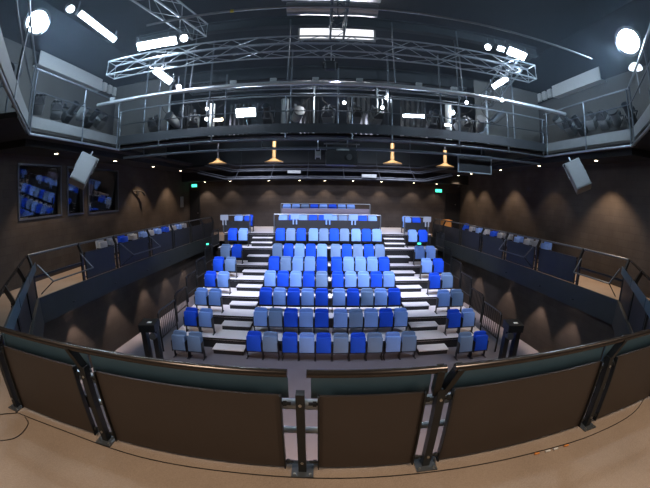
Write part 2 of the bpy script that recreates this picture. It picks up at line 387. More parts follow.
# rails in front of the upper rows
def row_rail(x0, x1, y, zf, ztop, zpan, mt, label, lowpan):
    t = thing('row_guardrail', label, 'railing', ((x0+x1)/2, y, zf), 0, 'guard rails before the upper rows')
    hw = (x1-x0)/2; h = ztop-zf
    MB().tube([(-hw, 0, h), (hw, 0, h)], .022).build('top_rail', 'galv', t, True)
    for s in (-hw, hw): MB().box(s-.025, s+.025, -.025, .025, 0, h-.015).build('post', 'dalu', t)
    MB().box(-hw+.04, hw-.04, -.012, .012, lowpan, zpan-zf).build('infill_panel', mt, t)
row_rail(-2.25, 2.8, 15.5, 2.89, 3.77, 3.50, 'spanel', 'pale tube guard rail with navy panel before the eighth row', .03)
row_rail(-2.1, 2.5, 17.0, 3.39, 4.24, 4.0, mat('purple_lit_panel', (.20, .17, .22), .6, noise=.1), 'pale tube guard rail with grey panel painted purple-lit before the topmost row', .02)  # grey panel with the purple stage light put into its colour
row_rail(-4.75, -3.42, 15.5, 2.89, 3.73, 3.45, 'spanel', 'pale tube guard rail before the last window-side pair of seats', .1)
row_rail(3.98, 5.2, 15.5, 2.89, 3.73, 3.45, 'spanel', 'pale tube guard rail before the last plain-wall pair of seats', .1)
for k, (x, y, z, lb, mt) in enumerate(((-1.25, 15.42, 3.77, 'third eighth-row seat', 'cloth'), (.3, 15.42, 3.77, 'fifth eighth-row seat', 'light'), (1.5, 15.42, 3.77, 'eighth eighth-row seat', 'cloth'),
                                    (-4.68, 15.42, 3.73, 'window-side pair in the last row', 'pale'), (5.1, 15.42, 3.73, 'plain-wall pair in the last row', 'pale'))):
    c = MB(); c.rbox((0, 0, -.1), (.40, .03, .26), .012)
    for s in (-1, 1): c.rbox((s*.075, 0, -.33), (.07, .026, .28), .01)
    o = c.build('draped_cloth', mt); o.location = (x, y, z)
    tag(o, 'pale two-tailed cloth over the rail before the %s' % lb, 'cloth', 'cloths over the upper row rails')

# stepped side balustrades of the bank
for (x, nm) in ((-4.86, 'window-side'), (5.50, 'plain-wall')):
    for i in range(1, 7):
        y0, y1, z = tf(i)-.35, tf(i+1)-.4, tz(i)
        if i == 1: y0 = 8.5
        t = thing('bank_balustrade', 'black barred balustrade on the %s flank of the seating bank beside the %s row' % (nm, RN[i]), 'railing', (x, y0, 0), 0, 'balustrades flanking the seating bank')
        L = y1-y0-.04; zt = z+(.95 if i == 1 else .78)
        MB().tube([(0, 0, zt-.08), (0, .1, zt), (0, L, zt)], .022).build('top_rail', 'dalu' if i == 1 else 'post', t, True)
        for yy in (0, L): MB().box(-.02, .02, yy-.02, yy+.02, z-.2 if i > 1 else 0, zt-.03).build('post', 'post', t)
        m = MB().box(-.015, .015, 0, L, z+.08, z+.11); n = 9
        for q in range(1, n): m.box(-.008, .008, L*q/n-.008, L*q/n+.008, z+.1, zt-.02)
        m.build('balusters', 'post', t)
# black double-legged stands on the stage floor
for x, y, nm, s in ((-4.35, 7.05, 'window-side', 1), (5.0, 7.05, 'plain-wall', -1)):
    t = thing('equipment_stand', 'tall black stand with boxed head and two legs beside the %s front seats' % nm, 'stand', (x, y, 0), R(12*s))
    MB().rbox((0, 0, 1.49), (.44, .5, .2), .015).build('head', 'post', t)
    for xx in (-.15, .15):
        MB().box(xx-.065, xx+.065, -.12, .12, .02, 1.395).build('leg', 'post', t)
    MB().box(-.22, .22, -.28, .28, 0, .02).build('base_plate', 'post', t)
    MB().box(-.02, .1, -.1, 0, 1.591, 1.594).build('sticker', 'white', t)
    MB().tube([(s*.16, -.3, 1.32), (s*.16, -.12, 1.26)], .075, 12).tube([(s*.16, -.34, 1.33), (s*.16, -.3, 1.32)], .09, 12).build('lantern_head', 'lant', t, True)

# ------------------------------------------------------------------ gallery balustrades
def inward(a, b):
    d = (b-a).normalized(); n = Vector((-d.y, d.x, 0))
    if n.dot(Vector((.3, 10, 0))-(a+b)/2) < 0: n = -n
    return d, n
HZ = 3.558
def bay(a, b, label, mt='panel', zf=GZ, trim=(.12, .12), rail_ext=(0, 0), open_=False, plate=True, hand='hand'):
    a, b = Vector((*a, 0)), Vector((*b, 0)); d, n = inward(a, b); L = (b-a).length
    t = thing('gallery_guard', label, 'railing', (a.x, a.y, 0), 0, 'guard bays of the gallery rail')
    t.rotation_euler = (0, 0, math.atan2(d.y, d.x)); s = 1 if Vector((-d.y, d.x, 0)).dot(n) > 0 else -1   # local y*s points into the void
    MB().tube([(rail_ext[0], -s*.10, HZ), (L-rail_ext[1], -s*.10, HZ)], .028, 14).build('handrail', hand, t, True)
    if open_:
        MB().beam((0, 0, zf+.5), (L, 0, zf+.5), .04, .05).build('mid_rail', 'post', t)
    else:
        p0, p1 = trim[0], L-trim[1]
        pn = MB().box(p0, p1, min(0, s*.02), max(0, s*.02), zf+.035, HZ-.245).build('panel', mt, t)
        for xa in (p0-.012, p1): MB().box(xa, xa+.012, -.025, .025, zf+.03, HZ-.24).build('edge_strip', 'post', pn)
        for px, q in ((p0, -1), (p1, 1)):
            for zz in (zf+.1, HZ-.31): MB().tube([(px+q*.012, 0, zz), (px+q*min(.075, (trim[0] if q < 0 else trim[1])-.045), 0, zz)], .012, 8).tube([(px+q*.02, 0, zz), (px+q*.045, 0, zz)], .02, 8).build('hinge_pin', 'post', pn, True)
        if plate: MB().box(rail_ext[0]+.02, L-rail_ext[1]-.02, min(s*.10, s*.112), max(s*.10, s*.112), HZ-.33, HZ-.155).build('top_plate', 'plate', t)
    return t
def gpost(p, ang, label, zf=GZ, arms=(0,), base=True):
    t = thing('guard_post', label, 'post', (p[0], p[1], 0), ang, 'black posts of the gallery rail')   # local +y points into the void
    MB().box(-.03, .03, -.035, .035, zf+.012, HZ-.215).build('upright', 'post', t)
    if base:
        MB().box(-.085, .085, -.09, .06, zf, zf+.012).build('base_plate', 'dalu', t)
        for q0, q1, rr in (((-.06, -.065, zf+.012), (-.06, -.065, zf+.024), .011), ((.06, -.065, zf+.012), (.06, -.065, zf+.024), .011), ((0, -.036, HZ-.3), (0, -.045, HZ-.3), .012), ((0, -.036, zf+.12), (0, -.045, zf+.12), .012)):
            MB().tube([q0, q1], rr, 6).build('bolt', 'bolt', t)
    for dx in arms:
        MB().beam((dx*.4, .03, HZ-.27), (dx, -.105, HZ+.01), .05, .07, (0, .6, .8)).build('rail_bracket', 'post', t)
    return t
FX = [-3.27, -1.92, -.137, .845, 2.62, 3.96]; FY = 1.9
fl = ['brown guard bay at the window-side end of the camera gallery rail', 'wide brown guard bay with slate top plate, window side of the single centre post', 'narrow brown guard bay between the two centre posts of the camera gallery', 'wide brown guard bay past the bracketed twin-arm post, beside the cable joints', 'brown guard bay at the plain-wall end of the camera gallery rail']
trims = [(.14, .13), (.13, .14), (.13, .12), (.11, .13), (.13, .14)]
exts = [(0, 0), (0, .07), (.05, .03), (.03, 0), (0, 0)]
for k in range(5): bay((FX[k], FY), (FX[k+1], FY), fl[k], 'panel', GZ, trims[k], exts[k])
gp = ['black steel rail post at the window-side corner of the camera gallery', 'black steel rail post with angled bracket beside the window-side floor patch', 'single black post at the gap in the handrail', 'black twin-arm post beside the aluminium bars', 'black steel rail post behind the black cable and carpet, plain-wall side', 'black steel rail post at the plain-wall corner of the camera gallery']
arms = [(0,), (-.02,), (), (-.07, .07), (.02,), (0,)]
for k in range(6): gpost((FX[k], FY), 0, gp[k], GZ, arms[k])
for nm, A, B in (('window-side', (-3.27, 1.9), (-6.42, 5.2)), ('plain-wall', (3.96, 1.9), (7.02, 5.2))):
    A, B = Vector(A), Vector(B)
    for k in range(3):
        p, q = A.lerp(B, k/3), A.lerp(B, (k+1)/3)
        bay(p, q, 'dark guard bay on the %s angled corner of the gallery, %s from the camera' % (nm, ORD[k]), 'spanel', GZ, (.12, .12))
        if k:
            dd, nn = inward(Vector((*A, 0)), Vector((*B, 0)))
            gpost(p, math.atan2(nn.y, nn.x)-PI/2, 'black rail post on the %s angled corner of the gallery, %s from the camera' % (nm, ORD[k-1]), GZ, (0,))
YL = [5.2, 7.0, 8.6, 10.6, 12.4, 14.1, 15.5, 16.9]
YR = [5.2, 6.8, 8.7, 10.5, 12.2, 14.0, 15.9, 17.2]
for nm, ysl, P0, P1, sgn in (('window-side', YL, (-6.42, 5.2), (-5.78, 16.9), 1), ('plain-wall', YR, (7.02, 5.2), (6.06, 17.2), -1)):
    P0, P1 = Vector(P0), Vector(P1)
    at = lambda y: P0.lerp(P1, (y-P0.y)/(P1.y-P0.y))
    ang = -PI/2 if sgn > 0 else PI/2
    for k in range(len(ysl)-1):
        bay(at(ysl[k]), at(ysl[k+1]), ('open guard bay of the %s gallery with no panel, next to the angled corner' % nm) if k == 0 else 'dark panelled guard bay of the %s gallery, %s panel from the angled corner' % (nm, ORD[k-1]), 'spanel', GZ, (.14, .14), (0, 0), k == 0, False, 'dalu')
    for k, y in enumerate(ysl):
        gpost(at(y), ang, 'black rail post of the %s gallery, %s from the angled corner' % (nm, ORD[k]), GZ, (0,), False)
    for k, q in ((0, 'beside the open bay'), (2, 'in front of the first gallery seats')):
        a, b = at(ysl[k]+.12), at(ysl[k+1]-.12); off = Vector((.55*sgn if sgn > 0 else -.38, 0))
        t = thing('outrigger_bar', 'folded-out tube frame on the %s gallery rail %s' % (nm, q), 'frame', (a.x, a.y, 0), 0, 'outrigger frames on the gallery rails')
        o2 = Vector((off.x, .05, 3.0)); e = b-a
        MB().tube([(off.x, .05, 2.98), (e.x+off.x, e.y-.05, 2.98)], .02).build('front_bar', 'dalu', t, True)
        for q0, q1 in (((.08*sgn, 0, 3.33), (off.x, .05, 2.98)), ((e.x+.08*sgn, e.y, 3.33), (e.x+off.x, e.y-.05, 2.98))):
            MB().tube([q0, q1], .018).build('rail_arm', 'dalu', t, True)
        MB().tube([(.08*sgn, 0, 2.66), (off.x, .05, 2.98)], .014).build('brace', 'post', t, True)

# aluminium bar pair outside the front rail, and the cable on the carpet
for k, (z, r) in enumerate(((3.07, .045), (2.80, .03))):
    t = thing('lighting_bar', ('thick bright aluminium bar seen through the gaps of the front guard rail', 'thin bright aluminium bar below the thick one behind the front guard rail')[k], 'bar', (0, 2.14, z), 0, 'aluminium bars outside the front rail')
    MB().tube([(-2.6, 0, 0), (3.3, 0, 0)], r, 12).build('tube', 'alu', t, True)
    for x in [q+.12*k for q in (-2.3, -1.0, 1.6, 3.1)]: MB().box(x-.02, x+.02, -.068, .0, -r-.012, -r+.004).box(x-.02, x+.02, -.075, -.06, -r-.012, max(2.45-z, .05) if k == 0 else .09).build('hanging_bracket', 'post', t)
def cable(pts, r, name, label, cat='cable', m='cable'):
    P = [Vector(p) for p in pts]; out = []
    for i in range(len(P)-1):
        p0, p1, p2, p3 = P[max(i-1, 0)], P[i], P[i+1], P[min(i+2, len(P)-1)]
        for s in range(8):
            t = s/8; out.append(.5*((2*p1)+(p2-p0)*t+(2*p0-5*p1+4*p2-p3)*t*t+(3*p1-p0-3*p2+p3)*t**3))
    out.append(P[-1])
    return tag(MB().tube(out, r, 6).build(name, m, None, True), label, cat)
z = GZ+.006
cable([(-3.2, 1.80, z), (-2.4, 1.82, z), (-1.5, 1.79, z), (-.6, 1.81, z), (.2, 1.80, z), (.9, 1.79, z), (1.8, 1.76, z), (2.6, 1.73, z), (3.4, 1.80, z), (4.1, 2.1, z)], .005, 'floor_cable', 'long thin black cable lying on beige carpet along the foot of the rail')
cable([(-3.16, 1.80, z), (-3.42, 1.58, z), (-3.38, 1.34, z), (-3.1, 1.28, z), (-2.86, 1.46, z), (-2.88, 1.7, z), (-3.02, 1.79, z)], .005, 'cable_loop', 'loose black cable loop on the carpet at the window-side corner post')
for k, (x, y, mt, lb) in enumerate(((1.86, 1.735, 'orange', 'orange cable joint on the carpet toward the twin-arm post'), (1.98, 1.725, 'white', 'white cable joint beside the orange joint on the carpet'), (2.07, 1.72, 'white', 'white cable joint second along the black cable'), (2.2, 1.715, 'orange', 'orange cable joint farther along toward the plain-wall corner'))):
    tag(MB().tube([(x-.025, y, z+.006), (x+.025, y-.004, z+.006)], .010, 8).build('cable_joint', mt, None, True), lb, 'connector', 'joints on the floor cable')

# ------------------------------------------------------------------ catwalks
def catwalk(a, b, label, ztop, posts, name='catwalk', rails=(.75,), toe='toe'):
    a, b = Vector((*a, 0)), Vector((*b, 0)); d, n = inward(a, b); L = (b-a).length
    t = thing(name, label, 'catwalk', (a.x, a.y, 0), math.atan2(d.y, d.x)); s = 1 if Vector((-d.y, d.x, 0)).dot(n) > 0 else -1
    MB().tube([(0, s*.04, 6.2), (L, s*.04, 6.2)], .03).build('lower_tube', 'dalu' if toe == 'beam' else 'galv', t, True)
    MB().box(.02, L-.02, min(-s*.03, 0), max(-s*.03, 0), 6.36, 6.62).build('toe_board', toe, t)
    MB().tube([(0, 0, ztop), (L, 0, ztop)], .024).build('handrail', 'galv', t, True)
    for f in rails: MB().tube([(0, 0, f), (L, 0, f)], .016).build('mid_rail', 'dalu', t, True)
    for x in posts: MB().tube([(x, .0, 6.18), (x, 0, ztop)], .026).build('upright', 'dalu', t, True)
    return t
catwalk((-6.3, 5.1), (-6.3, 8.9), 'steel catwalk edge high along the window-side wall', 7.72, (.06, 2.0, 3.72), rails=(7.2,))
catwalk((7.1, 5.2), (7.1, 8.9), 'steel catwalk edge high along the plain wall', 7.6, (.06, 1.75, 3.6), rails=(7.2,))
catwalk((-3.2, 1.8), (-6.3, 5.1), 'angled catwalk corner above the window-side gallery corner', 7.72, (2.2, 4.3), rails=(7.2,))
catwalk((4.0, 1.8), (7.1, 5.2), 'angled catwalk corner above the plain-wall gallery corner', 7.6, (2.2, 4.4), rails=(7.2,))
catwalk((-6.3, 8.9), (7.1, 8.9), 'long cross catwalk spanning the hall above the front seats', 7.42, (.05, 1.5, 3.2, 5.3, 7.1, 8.2, 10.2, 11.9, 13.3), rails=(6.98,), toe='beam')
o = MB().tube([(-6.3, 9.25, 5.98), (7.1, 9.25, 5.98)], .04)
for x in (-5.5, -3.9, -1.7, .7, 2.5, 4.8): o.tube([(x, 9.25, 5.98), (x, 9.2, 6.3)], .02)
tag(o.build('under_rail', 'dalu', None, True), 'dark tube hung beneath the long cross catwalk', 'pipe')
# cable trays high on the side walls
for x, y0, y1, nm, dx in ((XL, 6.2, 9.4, 'window-side', 1), (XR, 6.9, 9.4, 'plain', -1)):
    t = thing('cable_tray', 'pale grey tray high on the %s wall above the catwalk' % nm, 'tray', (x, 0, 0))
    MB().box(min(.02*dx, .3*dx), max(.02*dx, .3*dx), y0, y1, 8.5, 8.53).box(min(.27*dx, .3*dx), max(.27*dx, .3*dx), y0, y1, 8.53, 8.92).build('wall_mount_tray', 'white', t)
    for k in range(3):
        y = y1+.12+k*.34
        MB().box(min(.2*dx, .3*dx), max(.2*dx, .3*dx), y, y+.2, 8.55, 8.86).build('tab', 'white', t)

# big bright lighting bar with clamps, upper pipe, box truss, beams
t = thing('lighting_bar', 'long bright aluminium bar across the hall in front of the cross catwalk', 'bar', (0, 7.75, 7.39))
MB().tube([(-6.35, 0, 0), (7.05, 0, 0)], .055, 12).build('tube', 'alu', t, True)
for x in (-5.8, -2.2, -1.2, -.18, .88, 2.36, 3.3): MB().rbox((x, 0, .085), (.16, .09, .12), .015).build('clamp', 'lgrey', t)
for x in (-4.25, -3.35, -.85, 1.75, 3.55): MB().tube([(x, 0, .06), (x, .1, 1.9)], .02).build('hanger', 'dalu', t, True)
t = thing('ceiling_pipe', 'galvanised pipe at the camera end high across the hall with yellow tape', 'pipe', (0, 5, 7.86))
MB().tube([(-3.2, 0, 0), (5.6, 0, 0)], .022, 10).build('tube', 'galv', t, True)
MB().tube([(-1.58, 0, 0), (-1.52, 0, 0)], .027, 10).build('tape', 'yellow', t, True)
def truss(L, w, h, name, label, loc, rz, mt='galv', step=.5, cr=.024):
    t = thing(name, label, 'truss', loc, rz)
    for yy, zz in ((0, 0), (w, 0), (0, h), (w, h)): MB().tube([(0, yy, zz), (L, yy, zz)], cr).build('chord', mt, t, True)
    n = int(L/step); m = MB()
    for k in range(n):
        x0, x1 = L*k/n, L*(k+1)/n; f = k % 2
        for yy in (0, w): m.tube([(x0, yy, h if f else 0), (x1, yy, 0 if f else h)], .008, 6)
        for zz in (0, h): m.tube([(x0, w if f else 0, zz), (x1, 0 if f else w, zz)], .008, 6)
    m.tube([(0, 0, 0), (0, w, 0), (0, w, h), (0, 0, h), (0, 0, 0)], .014, 6).tube([(L, 0, 0), (L, w, 0), (L, w, h), (L, 0, h), (L, 0, 0)], .014, 6)
    m.build('lacing', mt, t, True); return t
truss(10.2, .34, .36, 'box_truss', 'long aluminium box truss spanning the hall over the camera side', (-5.15, 6.5, 7.69), 0, 'galv', .62, .02)
truss(3.4, .4, .36, 'box_truss', 'short box truss pointing down the hall near the window-side floodlights', (-3.55, 3.9, 8.62), R(78))
truss(3.4, .34, .36, 'box_truss', 'short box truss pointing down the hall at the plain-wall floodlights', (4.9, 6.9, 8.0), R(75))
lt = truss(4.2, .3, .3, 'ladder_truss', 'narrow truss running toward the camera under the roof centre', (.45, 3.0, 8.3), R(90), 'dalu', .45)
for x in (.6, 3.6): MB().tube([(x, .15, .3), (x, .15, ZC-8.3)], .012).build('hanging_rod', 'dalu', lt)
for k, (y, z0, z1, x0, x1, h, lb) in enumerate(((9.3, 8.05, 8.38, -3.3, 4.1, .2, 'flat grey steel beam above the bright lighting bar'), (8.2, 9.25, 9.55, -5.5, 6.5, .2, 'dark steel roof beam behind the box truss'), (11.5, 9.0, 9.4, -7.5, 8, .2, 'dark steel roof beam beyond the cross catwalk'))):
    MBm = MB().box(x0, x1, y-.1, y+.1, z0, z0+.03).box(x0, x1, y-.1, y+.1, z1-.03, z1).box(x0, x1, y-.015, y+.015, z0+.03, z1-.03)
    if k == 0: MBm.box(x0, x1, y-.1, y-.08, z0, z1)
    tag(MBm.build('steel_beam', 'beam'), lb, 'beam', 'steel roof beams')
# white roof panel given its own glow, and foil duct above it
t = thing('glowing_panel', 'glowing white rectangular panel under the roof over the hall centre', 'light', (.41, 9.6, 9.6))
MB().box(-1.14, 1.14, -.02, .0, 0, .40).build('glow_face', 'panl', t)
MB().box(-1.2, 1.2, .0, .06, -.05, .45).build('housing', 'lgrey', t)
for x in (-1.0, 1.0): MB().tube([(x, .03, .45), (x, .03, ZC-9.6)], .012).build('hanging_rod', 'dalu', t)
t = thing('foil_duct', 'crinkled silver duct hung under the black roof', 'duct', (.2, 8.2, 9.85))
MB().tube([(-1.2, 0, 0), (-.6, 0, .02), (.1, 0, -.01), (.7, 0, .02), (1.25, 0, 0)], .2, 16).build('sleeve', 'foil', t, True)
for x in (-1., 1.): MB().tube([(x, 0, .18), (x, 0, .45)], .01).build('hanger', 'dalu', t)
tag(MB().rbox((.2, 8.2, 10.44), (2.8, .5, .28), .03).build('air_unit', 'foil'), 'long silver air unit against the roof above the crinkled duct', 'duct')

# vertical stanchions and pipes behind the cross catwalk
G_S = 'stanchions behind the cross catwalk'
for k, (x, y, z0, z1, mt, r, lb) in enumerate(((-3.35, 9.6, 6.365, 7.5, 'white', .09, 'thick white stanchion beside the small warm lamp on the cross catwalk'), (3.86, 9.6, 6.365, 7.6, 'white', .10, 'thick white stanchion at the plain-wall half of the cross catwalk'), (-1.1, 9.5, 6.365, 7.5, 'lgrey', .11, 'thick grey stanchion next to the bright square flood'),
                                     (-4.9, 9.7, 6.365, 8.4, 'galv', .04, 'thin steel stanchion toward the window-side end of the cross catwalk'), (-.25, 9.5, 6.365, 7.9, 'galv', .03, 'thin steel stanchion near the hall centre on the cross catwalk'), (1.6, 9.5, 6.365, 8.0, 'galv', .03, 'thin steel stanchion between the blue pin lamps and white slot flood'),
                                     (5.3, 9.7, 6.365, 8.3, 'galv', .04, 'thin steel stanchion toward the plain-wall end of the cross catwalk'))):
    tag(MB().tube([(x, y, z0), (x, y, z1)], r, 10).build('stanchion', mt, None, True), lb, 'pole', G_S)
# back walls of the cross catwalk ends
for x0, x1, nm in ((-7.6, -5.2, 'window-side'), (5.2, 8.0, 'plain-wall')):
    tag(MB().box(x0, x1, 10.35, 10.4, 6.4, 8.9).build('wall_board', 'upper'), 'pale grey board closing the %s end of the cross catwalk' % nm, 'board', 'boards at the catwalk ends')
# ladder on the plain-wall half
t = thing('catwalk_ladder', 'black ladder leaning diagonally behind the cross catwalk on the plain-wall half', 'ladder', (0, 0, 0))
for yy in (9.75, 10.1): MB().beam((4.7, yy, 6.5), (6.0, yy, 7.75), .04, .09).build('stile', 'dalu', t)
rg = MB()
for k in range(1, 9): rg.tube([(4.7+1.3*k/9, 9.75, 6.5+1.25*k/9), (4.7+1.3*k/9, 10.1, 6.5+1.25*k/9)], .016, 6)
rg.build('rungs', 'dalu', t)
for k, (x, z1) in enumerate(((-5.4, 9.0), (-4.08, 9.2), (-3.24, 9.4), (-2.75, 8.2), (-.88, 8.9), (.42, 8.3), (1.83, 8.9), (3.38, 9.0), (3.97, 9.9), (5.9, 9.0))):
    tag(MB().tube([(x, 8.98, 6.37), (x, 8.98, z1)], .027, 8).build('suspension_pole', 'dalu', None, True), 'tall dark pole rising from the cross catwalk rail, %s from the window-side end' % ORD[k], 'pole', 'tall poles along the cross catwalk')
truss(9.6, .3, .34, 'box_truss', 'dark box truss over the cross catwalk behind the flat grey beam', (-4.6, 10.6, 8.3), 0, 'dalu', .6, .02)
for k, (x, w2, z0, z1) in enumerate(((-4.5, .5, 6.4, 7.7), (-2.6, .7, 6.4, 7.6), (-.4, .6, 6.4, 7.7), (1.15, .8, 6.4, 7.8), (2.9, .9, 6.4, 7.9), (4.75, .5, 6.4, 7.4))):
    d = MB(); n = 10; pts = [(x-w2/2+w2*q/n, 10.15+.03*(-1)**q) for q in range(n+1)]
    d.prism(pts+[(p[0], p[1]+.02) for p in pts[::-1]], z0, z1)
    tag(d.build('black_drape', 'black'), 'folded black drape behind the cross catwalk, %s from the window-side end' % ORD[k], 'drape', 'drapes behind the cross catwalk')
for k, (y, z, x0, x1) in enumerate(((9.7, 7.75, -5.0, 5.4), (7.2, 8.2, -4.9, 5.2), (10.0, 8.02, -3.0, 4.5))):
    tag(MB().tube([(x0, y, z), (x1, y, z)], .022, 8).build('hanging_pipe', 'dalu', None, True), ('thin dark pipe carrying the small lamps of the cross catwalk', 'thin dark pipe just behind the long box truss', 'thin dark pipe under the dark box truss')[k], 'pipe', 'dark pipes under the roof')
random.seed(3)
for k in range(9):
    x = -5.2+k*1.28; cable([(x, 9.68, 7.72), (x+.15, 9.66, 7.45), (x+.5, 9.66, 7.3+random.uniform(-.15, .1)), (x+.9, 9.66, 7.5), (x+1.0, 9.68, 7.74)], .012, 'hanging_cable', 'slack black cable looped under the cross catwalk pipe, %s from the window-side end' % ORD[k])
# rear lighting rig: ladder-like ring under the back ceiling
t = thing('lighting_rig', 'flat rig of parallel dark bars hung before the back wall', 'rig', (0, 0, 0))
arc = lambda y, z, x0, x1: [(x0-1.3, y+.1, z+.32), (x0, y, z), (x1, y, z), (x1+1.3, y+.1, z+.32)]
for k, (y, z) in enumerate(((13.4, 5.36), (13.55, 5.44), (14.0, 5.72), (14.15, 5.80), (14.5, 6.0))):
    MB().tube(arc(y, z, -4.0+.05*k, 4.3), .03 if k % 2 == 0 else .022).build('bar', 'rigbar', t, True)
for x in (-3.6, -2.1, -.6, .9, 2.4, 3.9): MB().tube([(x, 13.4, 5.36), (x, 14.5, 6.0), (x, 14.5, 6.6)], .018, 6).build('hanging_rung', 'rigbar', t)
tag(MB().rbox((-1.15, 13.7, 5.63), (.55, .16, .12), .02).build('rig_box', 'lgrey'), 'small grey box on the window-side half of the rear rig', 'box', 'boxes on the rear rig')
tag(MB().rbox((1.9, 13.35, 5.48), (.6, .16, .14), .02).build('rig_box', 'lgrey'), 'small grey box on the plain-wall half of the rear rig', 'box', 'boxes on the rear rig')

# ochre pendants
for k, (x, zt, lb) in enumerate(((-3.57, 5.95, 'first from the window-side wall'), (-1.61, 6.55, 'second from the window-side wall'), (2.36, 6.55, 'third from the window-side wall'), (4.26, 6.35, 'fourth from the window-side wall'))):
    t = thing('pendant_lamp', 'ochre pendant with flared foot beyond the cross catwalk, %s' % lb, 'lamp', (x, 11.0, 5.76), 0, 'ochre pendants beyond the cross catwalk')
    MB().tube([(0, 0, 0), (0, 0, .03), (0, 0, .07), (0, 0, .13)], [.32, .32, .18, .075], 20).build('shade', 'ochre', t, True)
    MB().tube([(0, 0, .13), (0, 0, zt-5.76)], .065, 12).build('stem', 'ochre', t, True)
    MB().tube([(0, 0, zt-5.76), (0, 0, 9.05-5.76)], .012, 6).build('suspension', 'black', t, True)

# projector box under the catwalk
t = thing('projector', 'large black box hung under the middle of the cross catwalk', 'projector', (.54, 9.3, 5.5))
MB().rbox((0, 0, .2), (.88, .5, .40), .02).build('housing', 'black', t)
fr = MB()
for x in (-.42, .42): fr.tube([(x, 0, .4), (x, 0, .64)], .014, 6)
fr.tube([(-.5, -.1, .6), (.5, -.1, .6)], .02, 8)
fr.build('hanging_frame', 'galv', t)
MB().box(-.15, .2, -.2, .0, .405, .45).build('connector_block', 'lgrey', t)
MB().tube([(.2, -.25, .22), (.2, -.3, .22)], .08, 16).build('lens', 'lant', t, True)
t = thing('cable_reel', 'small pale reel hanging beside the black projector box', 'reel', (-.12, 9.2, 5.80))
MB().tube([(-.06, 0, 0), (.06, 0, 0)], .09, 12).tube([(-.08, 0, 0), (-.06, 0, 0)], .14, 12).tube([(.06, 0, 0), (.08, 0, 0)], .14, 12).build('drum', 'lgrey', t, True)
MB().tube([(0, 0, .13), (0, 0, .4)], .015).build('hanging_hook', 'galv', t)
t = thing('hanging_screen', 'flat black framed panel hung under the plain-wall half of the cross catwalk', 'panel', (4.75, 9.6, 5.5))
MB().box(-.57, .57, -.03, .03, .03, .55).build('board', 'black', t)
MB().box(-.6, .6, -.035, .035, 0, .03).box(-.6, .6, -.035, .035, .55, .58).box(-.6, -.57, -.035, .035, .03, .55).box(.57, .6, -.035, .035, .03, .55).build('border', 'galv', t)
for x in (-.5, .5): MB().tube([(x, 0, .58), (x, 0, .72)], .01).build('hanger', 'dalu', t)
t = thing('chain_hoist', 'black hoist hanging in the middle under the box truss', 'hoist', (.15, 6.9, 7.5))
MB().rbox((0, 0, 0), (.24, .2, .2), .04, 3).tube([(-.16, 0, 0), (.16, 0, 0)], .08, 12).build('motor', 'black', t, True)
MB().tube([(-.1, 0, .1), (-.16, 0, .25), (-.02, 0, .32), (.1, 0, .25), (.08, 0, .08)], .012, 6).tube([(.02, 0, .1), (.02, 0, .5)], .012, 6).build('hanging_chain', 'alu', t, True)

# ------------------------------------------------------------------ loudspeakers
for x, y, z, rot, hx, nm in ((-6.0, 6.85, 5.44, (R(-22), R(26), R(38)), -6.3, 'window-side'), (6.65, 6.85, 5.47, (R(-22), R(-25), R(-34)), 7.1, 'plain-wall')):
    t = thing('loudspeaker', 'grey box loudspeaker hung tilted below the %s catwalk' % nm, 'speaker', (x, y, z), 0, 'hung loudspeakers', rot); t.scale = (.92,)*3
    MB().rbox((0, .02, 0), (.50, .42, .86), .03).build('cabinet', 'spk', t)
    MB().box(-.22, .22, -.205, -.195, -.39, .39).build('grille', 'spk', t)
    MB().tube([(-.27, 0, .05), (-.29, 0, .05)], .05, 10).tube([(.27, 0, .05), (.29, 0, .05)], .05, 10).tube([(-.28, 0, .05), (-.28, 0, .52), (.28, 0, .52), (.28, 0, .05)], .018, 8).build('hanging_yoke', 'lgrey', t, True)
    MB().tube([(0, 0, .52), (0, 0, .66)], .022).build('pole', 'galv', t, True)
    MB().tube([(.05, .22, -.1), (.12, .34, -.16), (.02, .3, .2)], .012).build('lead', 'cable', t, True)

# ------------------------------------------------------------------ stage lanterns
def lantern_proto(style):
    t = thing('stage_lantern', 'lantern', 'lantern')
    if style == 'p':                                     # profile spot: body, barrel, yoke, hook clamp
        MB().rbox((0, .16, 0), (.24, .30, .26), .04, 2).build('body', 'lant', t, True)
        MB().tube([(0, .02, 0), (0, -.32, 0)], .09, 14).tube([(0, -.30, 0), (0, -.36, 0)], .11, 14).build('barrel', 'lant', t, True)
        MB().tube([(0, -.361, 0), (0, -.366, 0)], .085, 14).build('lens', 'glass', t, True)
    elif style == 'f':                                   # fresnel with barn doors
        MB().rbox((0, .1, 0), (.30, .32, .32), .05, 2).build('body', 'lgrey', t, True)
        for k in range(4):
            m = Matrix.Rotation(k*PI/2, 4, 'Y') @ Matrix.Translation((0, -.07, .15)) @ Matrix.Rotation(R(30), 4, 'X')
            MB().box(-.13, .13, -.2, 0, -.006, .006, m).build('barn_door', 'lant', t)
        MB().tube([(0, -.055, 0), (0, -.07, 0)], .12, 14).build('lens', 'glass', t, True)
    else:                                                # par can
        MB().tube([(0, .2, 0), (0, .1, 0), (0, -.25, 0)], [.06, .13, .13], 14).build('can', 'lgrey', t, True)
        MB().tube([(0, -.25, 0), (0, -.3, 0)], .15, 14).build('gel_frame', 'lant', t, True)
    MB().beam((-.17, .05, 0), (-.17, .05, .26), .012, .04, (0, 1, 0)).beam((.17, .05, 0), (.17, .05, .26), .012, .04, (0, 1, 0)).beam((-.17, .05, .26), (.17, .05, .26), .04, .012).build('yoke', 'dalu', t)
    MB().tube([(0, .05, .26), (0, .05, .34)], .015).box(-.03, .03, .0, .1, .33, .42).build('hanging_clamp', 'dalu', t)
    remember(t); return t
LP = {k: lantern_proto(k) for k in 'pfc'}; LF = dict(LP)
